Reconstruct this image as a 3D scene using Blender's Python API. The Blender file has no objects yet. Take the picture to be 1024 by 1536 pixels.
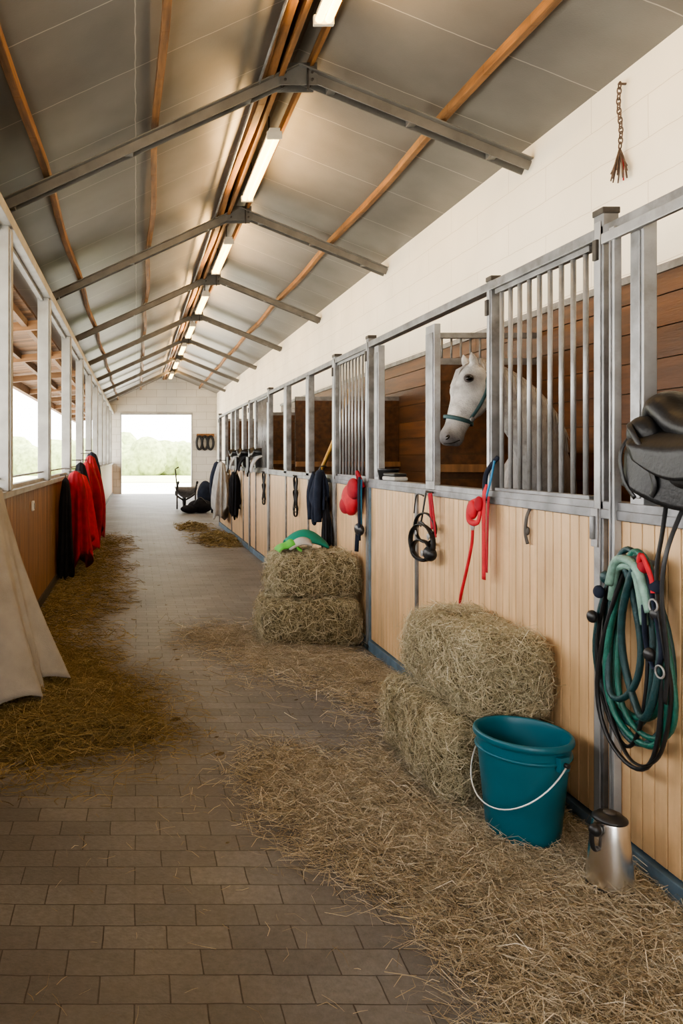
import bpy, bmesh, math, random
import numpy as np
from mathutils import Vector, Matrix, Euler, noise
random.seed(4); rng=np.random.default_rng(7)
sc=bpy.context.scene
F=1100.0
# ------------------------------------------------------------------ materials
def _new(name):
    m=bpy.data.materials.new(name); m.use_nodes=True
    nt=m.node_tree; b=nt.nodes['Principled BSDF']; return m,nt,b
def mk(name,col,rough=.6,metal=0.,var=.15,scale=4.,bump=0.,bscale=60.,stretch=(1,1,1),island=0.,spec=.5,dirt=None):
    m,nt,b=_new(name); N=nt.nodes; L=nt.links
    tc=N.new('ShaderNodeTexCoord'); mp=N.new('ShaderNodeMapping'); mp.inputs['Scale'].default_value=stretch
    L.new(tc.outputs['Object'],mp.inputs['Vector'])
    n=N.new('ShaderNodeTexNoise'); n.inputs['Scale'].default_value=scale; n.inputs['Detail'].default_value=6
    L.new(mp.outputs[0],n.inputs['Vector'])
    r=N.new('ShaderNodeValToRGB')
    r.color_ramp.elements[0].position=.3; r.color_ramp.elements[1].position=.7
    r.color_ramp.elements[0].color=tuple(c*(1-var) for c in col)+(1,)
    r.color_ramp.elements[1].color=tuple(min(1,c*(1+var)) for c in col)+(1,)
    L.new(n.outputs['Fac'],r.inputs[0]); out=r.outputs[0]
    if island:
        g=N.new('ShaderNodeNewGeometry'); ma=N.new('ShaderNodeMapRange')
        ma.inputs['To Min'].default_value=1-island; ma.inputs['To Max'].default_value=1+island
        L.new(g.outputs['Random Per Island'],ma.inputs['Value'])
        h=N.new('ShaderNodeHueSaturation'); L.new(ma.outputs[0],h.inputs['Value']); L.new(out,h.inputs['Color']); out=h.outputs[0]
    if dirt:
        n3=N.new('ShaderNodeTexNoise'); n3.inputs['Scale'].default_value=dirt[1]; n3.inputs['Detail'].default_value=10; n3.inputs['Roughness'].default_value=.7
        L.new(tc.outputs['Object'],n3.inputs['Vector'])
        m3=N.new('ShaderNodeMapRange'); m3.inputs['From Min'].default_value=.5; m3.inputs['From Max'].default_value=.72; m3.inputs['To Max'].default_value=dirt[2]
        L.new(n3.outputs['Fac'],m3.inputs['Value'])
        mx=N.new('ShaderNodeMix'); mx.data_type='RGBA'; L.new(m3.outputs[0],mx.inputs[0]); L.new(out,mx.inputs[6]); mx.inputs[7].default_value=dirt[0]+(1,)
        out=mx.outputs[2]
    L.new(out,b.inputs['Base Color'])
    b.inputs['Roughness'].default_value=rough; b.inputs['Metallic'].default_value=metal
    b.inputs['Specular IOR Level'].default_value=spec
    if bump:
        n2=N.new('ShaderNodeTexNoise'); n2.inputs['Scale'].default_value=bscale; n2.inputs['Detail'].default_value=5
        L.new(mp.outputs[0],n2.inputs['Vector'])
        bp=N.new('ShaderNodeBump'); bp.inputs['Strength'].default_value=bump; bp.inputs['Distance'].default_value=.01
        L.new(n2.outputs['Fac'],bp.inputs['Height']); L.new(bp.outputs[0],b.inputs['Normal'])
    return m
def emis(name,col,s):
    m,nt,b=_new(name); b.inputs['Emission Color'].default_value=col+(1,); b.inputs['Emission Strength'].default_value=s
    b.inputs['Base Color'].default_value=(.9,.85,.7,1); return m
def brickmat(name,c1,c2,mort,bw,rh,ms,swap,rough=.8,bump=.4,off=.5,stain=None,wob=.02,vlo=.78,fine=0,samt=.45):
    m,nt,b=_new(name); N=nt.nodes; L=nt.links
    tc=N.new('ShaderNodeTexCoord'); sp=N.new('ShaderNodeSeparateXYZ'); cb=N.new('ShaderNodeCombineXYZ')
    L.new(tc.outputs['Object'],sp.inputs[0])
    for i,a in enumerate(swap): L.new(sp.outputs[a],cb.inputs[i])
    nz=N.new('ShaderNodeTexNoise'); nz.inputs['Scale'].default_value=5.; L.new(tc.outputs['Object'],nz.inputs['Vector'])
    va=N.new('ShaderNodeVectorMath'); va.operation='MULTIPLY_ADD'
    L.new(nz.outputs['Color'],va.inputs[0]); va.inputs[1].default_value=(wob,wob,0); L.new(cb.outputs[0],va.inputs[2])
    br=N.new('ShaderNodeTexBrick'); br.inputs['Scale'].default_value=1; br.offset=off
    br.inputs['Brick Width'].default_value=bw; br.inputs['Row Height'].default_value=rh
    br.inputs['Mortar Size'].default_value=ms; br.inputs['Mortar Smooth'].default_value=.4
    br.inputs['Color1'].default_value=c1+(1,); br.inputs['Color2'].default_value=c2+(1,); br.inputs['Mortar'].default_value=mort+(1,)
    L.new(va.outputs[0],br.inputs['Vector'])
    n=N.new('ShaderNodeTexNoise'); n.inputs['Scale'].default_value=1.1; n.inputs['Detail'].default_value=8
    L.new(tc.outputs['Object'],n.inputs['Vector'])
    mr=N.new('ShaderNodeMapRange'); mr.inputs['From Min'].default_value=.3; mr.inputs['From Max'].default_value=.7
    mr.inputs['To Min'].default_value=vlo; mr.inputs['To Max'].default_value=2-vlo-.05
    L.new(n.outputs['Fac'],mr.inputs['Value'])
    h=N.new('ShaderNodeHueSaturation'); L.new(mr.outputs[0],h.inputs['Value']); L.new(br.outputs['Color'],h.inputs['Color'])
    out=h.outputs[0]
    if fine:
        n5=N.new('ShaderNodeTexNoise'); n5.inputs['Scale'].default_value=38; n5.inputs['Detail'].default_value=8; n5.inputs['Roughness'].default_value=.75
        L.new(tc.outputs['Object'],n5.inputs['Vector'])
        m5=N.new('ShaderNodeMapRange'); m5.inputs['From Min'].default_value=.3; m5.inputs['From Max'].default_value=.7; m5.inputs['To Min'].default_value=1-fine; m5.inputs['To Max'].default_value=1+fine
        L.new(n5.outputs['Fac'],m5.inputs['Value'])
        h5=N.new('ShaderNodeHueSaturation'); L.new(m5.outputs[0],h5.inputs['Value']); L.new(out,h5.inputs['Color']); out=h5.outputs[0]
    if stain:
        n3=N.new('ShaderNodeTexNoise'); n3.inputs['Scale'].default_value=.9; n3.inputs['Detail'].default_value=10; n3.inputs['Roughness'].default_value=.7
        L.new(tc.outputs['Object'],n3.inputs['Vector'])
        m3=N.new('ShaderNodeMapRange'); m3.inputs['From Min'].default_value=.42; m3.inputs['From Max'].default_value=.66; m3.inputs['To Max'].default_value=samt
        L.new(n3.outputs['Fac'],m3.inputs['Value'])
        mx=N.new('ShaderNodeMix'); mx.data_type='RGBA'; L.new(m3.outputs[0],mx.inputs[0]); L.new(out,mx.inputs[6]); mx.inputs[7].default_value=stain+(1,)
        out=mx.outputs[2]
    L.new(out,b.inputs['Base Color']); b.inputs['Roughness'].default_value=rough
    n2=N.new('ShaderNodeTexNoise'); n2.inputs['Scale'].default_value=90; L.new(tc.outputs['Object'],n2.inputs['Vector'])
    ad=N.new('ShaderNodeMath'); ad.operation='MULTIPLY_ADD'; L.new(br.outputs['Fac'],ad.inputs[0]); ad.inputs[1].default_value=-1.; 
    ml=N.new('ShaderNodeMath'); ml.operation='MULTIPLY'; ml.inputs[1].default_value=.3; L.new(n2.outputs['Fac'],ml.inputs[0]); L.new(ml.outputs[0],ad.inputs[2])
    bp=N.new('ShaderNodeBump'); bp.inputs['Strength'].default_value=bump; bp.inputs['Distance'].default_value=.008
    L.new(ad.outputs[0],bp.inputs['Height']); L.new(bp.outputs[0],b.inputs['Normal'])
    return m
def haymat(name,cols):
    m,nt,b=_new(name); N=nt.nodes; L=nt.links
    g=N.new('ShaderNodeNewGeometry'); r=N.new('ShaderNodeValToRGB'); e=r.color_ramp.elements
    e[0].color=cols[0]+(1,); e[1].color=cols[-1]+(1,)
    for i,c in enumerate(cols[1:-1]):
        x=e.new((i+1)/(len(cols)-1)); x.color=c+(1,)
    L.new(g.outputs['Random Per Island'],r.inputs[0]); L.new(r.outputs[0],b.inputs['Base Color'])
    b.inputs['Roughness'].default_value=.75; b.inputs['Specular IOR Level'].default_value=.2
    return m
M={}
M['paver']=brickmat('paver_stone',(.185,.186,.194),(.138,.140,.148),(.055,.052,.05),.20,.112,.0026,(0,1,2),rough=.52,bump=.7,stain=(.125,.115,.105),wob=.014,vlo=.66,fine=.24,samt=.55)
M['white']=brickmat('white_block_wall',(.84,.80,.70),(.81,.77,.675),(.56,.50,.41),1.15,.27,.003,(1,2,0),rough=.85,bump=.14,vlo=.9)
M['endw']=brickmat('end_block_wall',(.62,.60,.56),(.58,.56,.52),(.42,.40,.36),.8,.3,.011,(0,2,1),rough=.85,bump=.25,vlo=.88)
M['roof']=brickmat('roof_sheet',(.165,.157,.145),(.145,.138,.128),(.36,.33,.29),40.,.85,.005,(0,1,2),rough=.42,bump=.3,off=0,vlo=.72)
M['galv']=mk('galvanised_steel',(.22,.22,.225),.42,.5,.35,9,.1,40,dirt=((.09,.075,.06),5,.7))
M['galvl']=mk('aluminium_profile',(.33,.33,.335),.4,.4,.25,6,.07,40,dirt=((.13,.11,.09),4,.6))
M['galvd']=mk('dark_worn_steel',(.06,.052,.045),.6,.3,.3,20)
M['rafter']=mk('painted_steel_rafter',(.15,.147,.14),.5,.2,.2,6)
M['bluech']=mk('blue_grey_channel',(.12,.19,.26),.5,.2,.3,8,dirt=((.08,.07,.06),5,.6))
M['pine']=mk('pine_boards',(.60,.40,.22),.48,0,.18,3,.1,30,(6,6,.6),.08,dirt=((.36,.235,.13),2.2,.55))
M['brown']=mk('brown_stall_boards',(.085,.034,.010),.45,0,.45,3,.2,20,(6,.5,6),.35)
M['wains']=mk('wainscot_boards',(.22,.108,.04),.5,0,.3,3,.15,20,(6,6,.5),.18,dirt=((.08,.045,.02),2,.5))
M['purl']=mk('timber_purlin',(.21,.10,.034),.6,0,.5,4,.3,20,(6,.5,6),.1,dirt=((.07,.04,.02),3,.6))
M['groove']=mk('groove_dark',(.08,.05,.025),.9)
M['lpost']=mk('grey_painted_post',(.33,.33,.32),.6,0,.2,5,.1,30)
M['overh']=mk('overhang_boards',(.18,.095,.045),.7,0,.35,4,.2,20,(.6,6,6),.35)
M['hay']=haymat('hay_strands',[(.18,.155,.095),(.44,.385,.26),(.61,.53,.38),(.33,.30,.185),(.75,.68,.53)])
M['hayf']=haymat('floor_straw',[(.17,.14,.10),(.42,.355,.25),(.62,.54,.41),(.28,.235,.16),(.78,.71,.58)])
M['hayl']=haymat('old_straw',[(.12,.09,.04),(.28,.21,.095),(.40,.31,.15),(.18,.14,.06),(.50,.40,.22)])
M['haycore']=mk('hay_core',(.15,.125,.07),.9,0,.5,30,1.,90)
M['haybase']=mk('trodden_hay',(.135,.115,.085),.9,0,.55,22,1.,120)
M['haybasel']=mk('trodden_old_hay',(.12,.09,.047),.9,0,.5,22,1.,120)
M['tube']=emis('fluorescent_tube',(1,.66,.20),11.)
M['lamph']=mk('lamp_housing',(.75,.70,.6),.5)
M['teal']=mk('teal_plastic',(.006,.105,.15),.38,0,.12,5,.03,80)
M['wire']=mk('wire_handle',(.75,.75,.74),.3,.6,.05)
M['steel']=mk('polished_steel',(.88,.88,.88),.24,1.,.04,6,.03,60,(1,1,8))
M['black']=mk('black_plastic',(.014,.014,.016),.4,0,.2)
M['leather']=mk('black_leather',(.009,.009,.010),.45,0,.3,12,.15,70,spec=.4)
M['blackc']=mk('black_cloth',(.013,.013,.016),.9,0,.3,10,.3,60,spec=.2)
M['navy']=mk('navy_cloth',(.016,.021,.037),.85,0,.3,10,.3,60,spec=.2)
M['red']=mk('red_webbing',(.45,.010,.02),.7,0,.2,20,.3,120)
M['redc']=mk('red_blanket_cloth',(.30,.010,.02),.85,0,.3,10,.3,60)
M['blue']=mk('blue_webbing',(.03,.19,.36),.7,0,.2)
M['tealw']=mk('dark_teal_webbing',(.018,.055,.062),.6,0,.2)
M['hose']=mk('green_rope',(.010,.10,.075),.4,0,.3,30,.3,150)
M['hosed']=mk('dark_green_rope',(.008,.04,.045),.45,0,.3,30,.3,150)
M['hosel']=mk('pale_green_rope',(.16,.27,.22),.5,0,.3,30,.3,150)
M['cloth']=mk('grey_blanket_cloth',(.32,.295,.265),.9,0,.12,8,.25,200,dirt=((.2,.18,.15),3,.4))
M['wcloth']=mk('pale_saddle_cloth',(.40,.39,.37),.9,0,.2,8)
M['lime']=mk('lime_cloth',(.10,.42,.06),.7,0,.15)
M['grn']=mk('green_cloth',(.010,.21,.15),.7,0,.15)
M['horse']=mk('grey_horse_coat',(.46,.445,.43),.8,0,.38,18,.6,130,dirt=((.25,.235,.22),9,.55))
M['muzzle']=mk('dark_muzzle_skin',(.07,.06,.06),.6,0,.3,20)
M['mane']=mk('horse_mane',(.33,.31,.30),.8,0,.35,30,.6,200,(1,1,.2))
M['eye']=mk('horse_eye',(.01,.008,.006),.1,0,.0)
M['hoof']=mk('hoof',(.08,.07,.06),.5)
M['stick']=mk('yellow_wooden_handle',(.55,.31,.07),.5,0,.2)
M['chain']=mk('rusty_chain',(.12,.09,.08),.5,.7,.4,30)
M['ground']=mk('sandy_yard',(.80,.77,.68),.95,0,.06,.4)
M['leaf']=mk('hedge_leaves',(.33,.40,.17),.9,0,.4,3,1.,12)
M['grass']=mk('field_grass',(.60,.62,.38),.95,0,.15,.6)
M['switch']=mk('white_switch_plastic',(.7,.7,.68),.4,0,.03)
# ------------------------------------------------------------------ mesh builder
def V(*a): return Vector(a)
def catmull(pts,n=8,closed=False):
    P=[Vector(p) for p in pts]; out=[]; k=len(P)
    rngi=range(k if closed else k-1)
    for i in rngi:
        if closed: p0,p1,p2,p3=P[(i-1)%k],P[i],P[(i+1)%k],P[(i+2)%k]
        else: p0,p1,p2,p3=P[max(i-1,0)],P[i],P[i+1],P[min(i+2,k-1)]
        for j in range(n):
            t=j/n
            out.append(.5*((2*p1)+(p2-p0)*t+(2*p0-5*p1+4*p2-p3)*t*t+(3*p1-p0-3*p2+p3)*t**3))
    if not closed: out.append(P[-1])
    return out
class MB:
    def __init__(s): s.v=[];s.f=[];s.m=[];s.sm=[];s.mats=[]
    def mi(s,m):
        if m not in s.mats: s.mats.append(m)
        return s.mats.index(m)
    def add(s,vs,fs,m,smooth=False):
        o=len(s.v); s.v+= [tuple(v) for v in vs]; k=s.mi(m)
        for f in fs: s.f.append(tuple(i+o for i in f)); s.m.append(k); s.sm.append(smooth)
    def box(s,c,sz,m,rot=None):
        c=Vector(c); R=(rot if isinstance(rot,Matrix) else Euler(rot).to_matrix()) if rot is not None else Matrix.Identity(3)
        vs=[c+R@Vector((x*sz[0]/2,y*sz[1]/2,z*sz[2]/2)) for x in(-1,1) for y in(-1,1) for z in(-1,1)]
        s.add(vs,[(0,1,3,2),(4,6,7,5),(0,4,5,1),(2,3,7,6),(0,2,6,4),(1,5,7,3)],m)
    def bb(s,x0,x1,y0,y1,z0,z1,m): s.box(((x0+x1)/2,(y0+y1)/2,(z0+z1)/2),(abs(x1-x0),abs(y1-y0),abs(z1-z0)),m)
    def beam(s,p1,p2,w,h,m,up=(0,0,1)):
        p1=Vector(p1);p2=Vector(p2);t=(p2-p1).normalized();u=Vector(up);sd=t.cross(u).normalized();u=sd.cross(t)
        R=Matrix((sd,t,u)).transposed(); s.box((p1+p2)/2,(w,(p2-p1).length,h),m,R)
    def tube(s,pts,r,m,seg=10,closed=False,ref=None,smooth=True,cap=True):
        P=[Vector(p) for p in pts]; n=len(P); rs=[]
        def rad(i):
            q=r[i] if isinstance(r,list) else r
            return q if isinstance(q,tuple) else (q,q)
        vs=[]; prev=None
        for i in range(n):
            a=P[(i-1)%n] if (closed or i>0) else P[i]; b=P[(i+1)%n] if (closed or i<n-1) else P[i]
            t=(b-a); t=t.normalized() if t.length>1e-9 else Vector((0,0,1))
            if ref is not None: base=Vector(ref)
            elif prev is not None: base=prev
            else: base=Vector((0,0,1)) if abs(t.z)<.9 else Vector((1,0,0))
            u=base-t*base.dot(t)
            if u.length<1e-5: u=Vector((1,0,0))-t*t.x
            u.normalize(); w=t.cross(u); prev=u; ra,rb=rad(i)
            for k in range(seg):
                an=2*math.pi*k/seg; vs.append(P[i]+u*math.cos(an)*ra+w*math.sin(an)*rb)
        fs=[]
        for i in range(n if closed else n-1):
            j=(i+1)%n
            for k in range(seg):
                l=(k+1)%seg; fs.append((i*seg+k,i*seg+l,j*seg+l,j*seg+k))
        if not closed and cap: fs.append(tuple(range(seg))[::-1]); fs.append(tuple((n-1)*seg+k for k in range(seg)))
        s.add(vs,fs,m,smooth)
    def cyl(s,p1,p2,r,m,r2=None,seg=16): s.tube([p1,p2],[r,r if r2 is None else r2],m,seg)
    def lathe(s,prof,c,m,seg=40,axis=None):
        c=Vector(c); vs=[];n=len(prof)
        for (r,z) in prof:
            for k in range(seg):
                a=2*math.pi*k/seg; vs.append(c+Vector((r*math.cos(a),r*math.sin(a),z)))
        fs=[(i*seg+k,i*seg+(k+1)%seg,(i+1)*seg+(k+1)%seg,(i+1)*seg+k) for i in range(n-1) for k in range(seg)]
        s.add(vs,fs,m,True)
    def ell(s,c,r,m,rot=None,seg=20,rings=12):
        c=Vector(c); R=Euler(rot).to_matrix() if rot else Matrix.Identity(3); vs=[]
        for i in range(rings+1):
            th=math.pi*i/rings
            for k in range(seg):
                a=2*math.pi*k/seg
                vs.append(c+R@Vector((r[0]*math.sin(th)*math.cos(a),r[1]*math.sin(th)*math.sin(a),r[2]*math.cos(th))))
        fs=[(i*seg+k,(i+1)*seg+k,(i+1)*seg+(k+1)%seg,i*seg+(k+1)%seg) for i in range(rings) for k in range(seg)]
        s.add(vs,fs,m,True)
    def prism(s,poly,y0,y1,m):
        n=len(poly); vs=[(x,y0,z) for x,z in poly]+[(x,y1,z) for x,z in poly]
        fs=[tuple(range(n)),tuple(range(n,2*n))[::-1]]+[(i,i+n,(i+1)%n+n,(i+1)%n) for i in range(n)]
        s.add(vs,fs,m)
    def grid(s,fn,nu,nv,m):
        vs=[fn(i/nu,j/nv) for i in range(nu+1) for j in range(nv+1)]
        fs=[(i*(nv+1)+j,(i+1)*(nv+1)+j,(i+1)*(nv+1)+j+1,i*(nv+1)+j+1) for i in range(nu) for j in range(nv)]
        s.add(vs,fs,m,True)
    def build(s,name,parent=None,bevel=0,solid=0,sub=0,merge=False):
        me=bpy.data.meshes.new(name); me.from_pydata(s.v,[],s.f)
        for m in s.mats: me.materials.append(M[m])
        me.polygons.foreach_set('material_index',s.m); me.polygons.foreach_set('use_smooth',s.sm)
        bm=bmesh.new(); bm.from_mesh(me)
        if merge: bmesh.ops.remove_doubles(bm,verts=bm.verts,dist=1e-5)
        bmesh.ops.recalc_face_normals(bm,faces=bm.faces); bm.to_mesh(me); bm.free()
        me.update()
        ob=bpy.data.objects.new(name,me); sc.collection.objects.link(ob)
        if solid:
            q=ob.modifiers.new('solid','SOLIDIFY'); q.thickness=solid; q.offset=0
        if bevel:
            q=ob.modifiers.new('bev','BEVEL'); q.width=bevel; q.segments=2; q.limit_method='ANGLE'; q.angle_limit=.8
        if sub:
            q=ob.modifiers.new('sub','SUBSURF'); q.levels=sub; q.render_levels=sub
        if parent is not None:
            ob.parent=parent; ob.matrix_parent_inverse=Matrix.Translation(-parent.location)
        return ob
def empty(name,loc):
    e=bpy.data.objects.new(name,None); e.location=loc; e.empty_display_size=.1; sc.collection.objects.link(e); return e
def strands(name,P,D,L,w,mat,parent=None,bend=.15):
    n=len(P); D=D/np.linalg.norm(D,axis=1,keepdims=True)
    R=rng.normal(size=(n,3)); S=np.cross(D,R); S/=np.linalg.norm(S,axis=1,keepdims=True)+1e-9
    B=rng.normal(size=(n,3)); B-=D*np.sum(B*D,axis=1,keepdims=True); B*=(bend*L)[:,None]*.5
    W=(w*rng.uniform(.5,1.3,n))[:,None]
    a=P-D*L[:,None]/2; c=P+D*L[:,None]/2; b=P+B
    if mat in('hayf','hayl'):
        for q in (a,b,c): q[:,2]=np.maximum(q[:,2],.003)
    vs=np.stack([a-S*W/2,a+S*W/2,b-S*W/2,b+S*W/2,c-S*W/4,c+S*W/4],axis=1).reshape(-1,3)
    o=(np.arange(n)*6)[:,None]
    fs=np.concatenate([o+np.array([[0,1,3,2]]),o+np.array([[2,3,5,4]])],axis=1).reshape(-1)
    me=bpy.data.meshes.new(name); me.vertices.add(n*6); me.vertices.foreach_set('co',vs.astype(np.float32).ravel())
    me.loops.add(n*8); me.loops.foreach_set('vertex_index',fs.astype(np.int32))
    me.polygons.add(n*2); me.polygons.foreach_set('loop_start',(np.arange(n*2)*4).astype(np.int32))
    try: me.polygons.foreach_set('loop_total',np.full(n*2,4,dtype=np.int32))
    except Exception: pass
    me.materials.append(M[mat]); me.update(calc_edges=True); me.validate()
    ob=bpy.data.objects.new(name,me); sc.collection.objects.link(ob)
    if parent is not None: ob.parent=parent; ob.matrix_parent_inverse=Matrix.Translation(-parent.location)
    return ob
# ------------------------------------------------------------------ dims
XL=-.97; XF=1.82; XB=3.2; YE=29.4; Y0=-6.0; XR=1.31; ZR=4.80; XO=-1.5
def roofz(x): return ZR-.456*(XR-x) if x<XR else ZR-.407*(x-XR)
b=MB(); b.bb(-1.15,3.4,Y0,YE+.3,-.1,0,'paver'); b.build('floor')
b=MB(); b.bb(-60,60,-40,45,-.2,-.11,'ground'); b.bb(-60,60,45,160,-.2,-.05,'grass'); b.build('yard_ground')
b=MB()
for x0,x1 in((XO-.1,XR),(XR,3.5)):
    z0,z1=roofz(x0),roofz(x1)
    b.prism([(x0,z0),(x1,z1),(x1,z1+.1),(x0,z0+.1)],Y0-.2,YE+.3,'roof')
b.build('ceiling')
b=MB(); b.bb(XB,XB+.18,Y0,YE,0,roofz(XB)+.02,'white'); b.build('wall_right')
dx0,dx1,dh=-.61,2.19,3.18
for ya,yb,nm in((YE,YE+.2,'wall_far'),(Y0-.2,Y0,'wall_back_added')):  # rear one is out of view, added to cut flat light from behind
    b=MB()
    b.prism([(-1.1,0),(dx0,0),(dx0,roofz(dx0)),(-1.1,roofz(-1.1))],ya,yb,'endw')
    b.prism([(dx0,dh),(dx1,dh),(dx1,roofz(dx1)),(XR,roofz(XR)),(dx0,roofz(dx0))],ya,yb,'endw')
    b.prism([(dx1,0),(XB+.1,0),(XB+.1,roofz(XB+.1)),(dx1,roofz(dx1))],ya,yb,'endw')
    b.prism([(XO,3.2),(-1.1,3.2),(-1.1,roofz(-1.1)),(XO,roofz(XO))],ya,yb,'endw')
    b.build(nm)
b=MB()
b.bb(dx0-.05,dx0-.001,YE-.04,YE-.002,0,dh,'lpost'); b.bb(dx1+.001,dx1+.05,YE-.04,YE-.002,0,dh,'lpost'); b.bb(dx0-.05,dx1+.05,YE-.04,YE-.002,dh,dh+.08,'lpost')
b.build('door_1')
b=MB()
b.bb(XL-.06,XL-.03,Y0,YE,0,1.2,'groove')
y=Y0
while y<YE-.05:
    b.bb(XL-.03,XL,y+.003,y+.137,.02,1.2,'wains'); y+=.14
b.build('wall_left')
b=MB(); b.bb(XL-.08,XL+.035,Y0,YE,1.2,1.245,'lpost'); b.build('trim_1')
b=MB(); b.bb(XL-.005,XL+.02,Y0,YE,0,.09,'galvd'); b.build('baseboard_left')
posts=[-4,-1.6,.8,3.1,5.45,7.9,10.4,12.8,15.2,17.6,20.,22.4,24.8,27.2]
for y in posts:
    b=MB(); b.bb(XL-.09,XL+.03,y-.06,y+.06,1.245,3.2,'lpost'); b.bb(XL+.03,XL+.045,y-.045,y+.045,1.25,3.18,'lpost'); b.build('window_post',bevel=.006)
b=MB(); b.bb(XL-.1,XL+.05,Y0,YE,3.2,3.29,'lpost'); b.bb(XO,XL-.1,Y0,YE,3.24,3.28,'roof'); b.bb(XO,XO+.05,Y0,YE,3.2,roofz(XO)+.04,'roof'); b.build('trim_2',bevel=.004)
allp=posts+[YE]
for i in range(len(allp)-1):
    ya,yb=allp[i]+.062,allp[i+1]-.062
    b=MB(); x0=XL-.06;x1=XL-.03
    b.bb(x0-.02,x1,ya,yb,1.246,1.275,'lpost'); b.bb(x0,x1,ya,yb,3.165,3.199,'lpost'); b.bb(x0,x1,ya,yb,1.33,1.345,'galv')
    b.build('window_%d'%(i+1))
b=MB(); y=Y0
while y<YE:
    b.box((-1.72,y+.07,3.02),(1.15,.132,.02),'overh',rot=(0,-.10,0)); y+=.14
b.box((-1.72,(Y0+YE)/2,3.045),(1.15,YE-Y0,.012),'overh',rot=(0,-.10,0))
for x,z in((-1.25,2.99),(-1.7,2.95)): b.bb(x-.03,x+.03,Y0,YE,z-.04,z+.04,'overh')
b.bb(-2.36,-2.26,Y0,YE,2.80,3.0,'overh')
y=1
while y<YE-.3: b.beam((-1.09,y+.04,2.98),(-2.3,y+.04,2.86),.08,.1,'overh'); y+=2.4
b.build('porch_overhang')
for k in range(-1,8):
    y=2.6+3.4*k
    b=MB()
    for xa,xb in((XO+.06,XR),(XR,XB-.01)):
        for yy in(-.05,.05):
            b.beam((xa,y+yy,roofz(xa)-.175),(xb,y+yy,roofz(xb)-.175),.012,.08,'rafter')
            b.beam((xa,y+yy*1.45,roofz(xa)-.132),(xb,y+yy*1.45,roofz(xb)-.132),.06,.010,'rafter')
        for t in(.15,.5,.85):
            x=xa+(xb-xa)*t; b.box((x,y,roofz(x)-.175),(.07,.10,.06),'rafter')
    z=ZR
    b.box((XR,y-.062,z-.20),(.30,.010,.18),'rafter'); b.box((XR,y+.062,z-.20),(.30,.010,.18),'rafter')
    for sx in(-.11,.11):
        for sz in(-.25,-.19): b.cyl((XR+sx,y-.08,z+sz),(XR+sx,y+.08,z+sz),.012,'galvd',seg=6)
    b.cyl((XR+.07,y-.08,z-.34),(XR+.07,y-.08,z-.12),.008,'galvd',seg=8)
    b.build('roof_rafter',bevel=.002)
def purlin(x,w=.055,h=.075,name='roof_purlin',mat='purl'):
    b=MB(); z=roofz(x)-.06; n=60; pr=None
    for i in range(n):
        ya=Y0+(YE-Y0)*i/n; yb=Y0+(YE-Y0)*(i+1)/n
        o1=.018*math.sin(ya*1.7+x*3); o2=.018*math.sin(yb*1.7+x*3)
        b.beam((x+o1,ya,z),(x+o2,yb+.004,z),w,h,mat)
    b.build(name,bevel=.006)
for x in(-.745,.165,2.5): purlin(x)
purlin(1.07,.07,.12,'ridge_beam')
b=MB(); b.bb(1.15,1.19,Y0,YE,ZR-.22,ZR-.07,'purl'); b.bb(1.40,1.43,Y0,YE,ZR-.14,ZR-.05,'purl'); b.build('trim_3')
for ya in(-3.3,0.0,3.3,6.75,10.1,13.4,16.5,19.5,22.8,26):
    e=empty('fluorescent_lamp',(1.27,ya+.85,4.42))
    b=MB(); b.bb(1.22,1.32,ya,ya+1.7,4.50,4.53,'lamph'); b.prism([(1.24,4.53),(1.30,4.53),(1.29,4.56),(1.25,4.56)],ya+.1,ya+1.6,'lamph')
    for q in(ya,ya+1.67): b.bb(1.20,1.34,q,q+.03,4.43,4.50,'lamph')
    b.cyl((1.27,ya+.3,4.56),(1.27,ya+.3,4.77),.008,'galvd'); b.cyl((1.27,ya+1.4,4.56),(1.27,ya+1.4,4.77),.008,'galvd')
    b.build('housing',e,bevel=.004)
    b=MB()
    for x in(1.237,1.303): b.cyl((x,ya+.03,4.465),(x,ya+1.67,4.465),.027,'tube',seg=12)
    b.build('tubes',e)
    for dx,rot in((-.09,math.radians(-75)),(.09,math.radians(75)),(0,0)):
        ld=bpy.data.lights.new('lamp_light','AREA'); ld.shape='RECTANGLE'; ld.size=.06; ld.size_y=1.6; ld.energy=30 if dx else 6; ld.color=(1,.60,.24)
        lo=bpy.data.objects.new('lamp_light',ld); lo.location=(1.27+dx,ya+.85,4.46 if dx else 4.425); lo.rotation_euler=(0,-rot*1.2,0); sc.collection.objects.link(lo); lo.parent=e; lo.matrix_parent_inverse=Matrix.Translation(-e.location)
b=MB(); b.tube([(.99,y,4.53+.01*math.sin(y)) for y in np.arange(0,YE,.5)],.012,'galv',8); b.build('cable_conduit')
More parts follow.
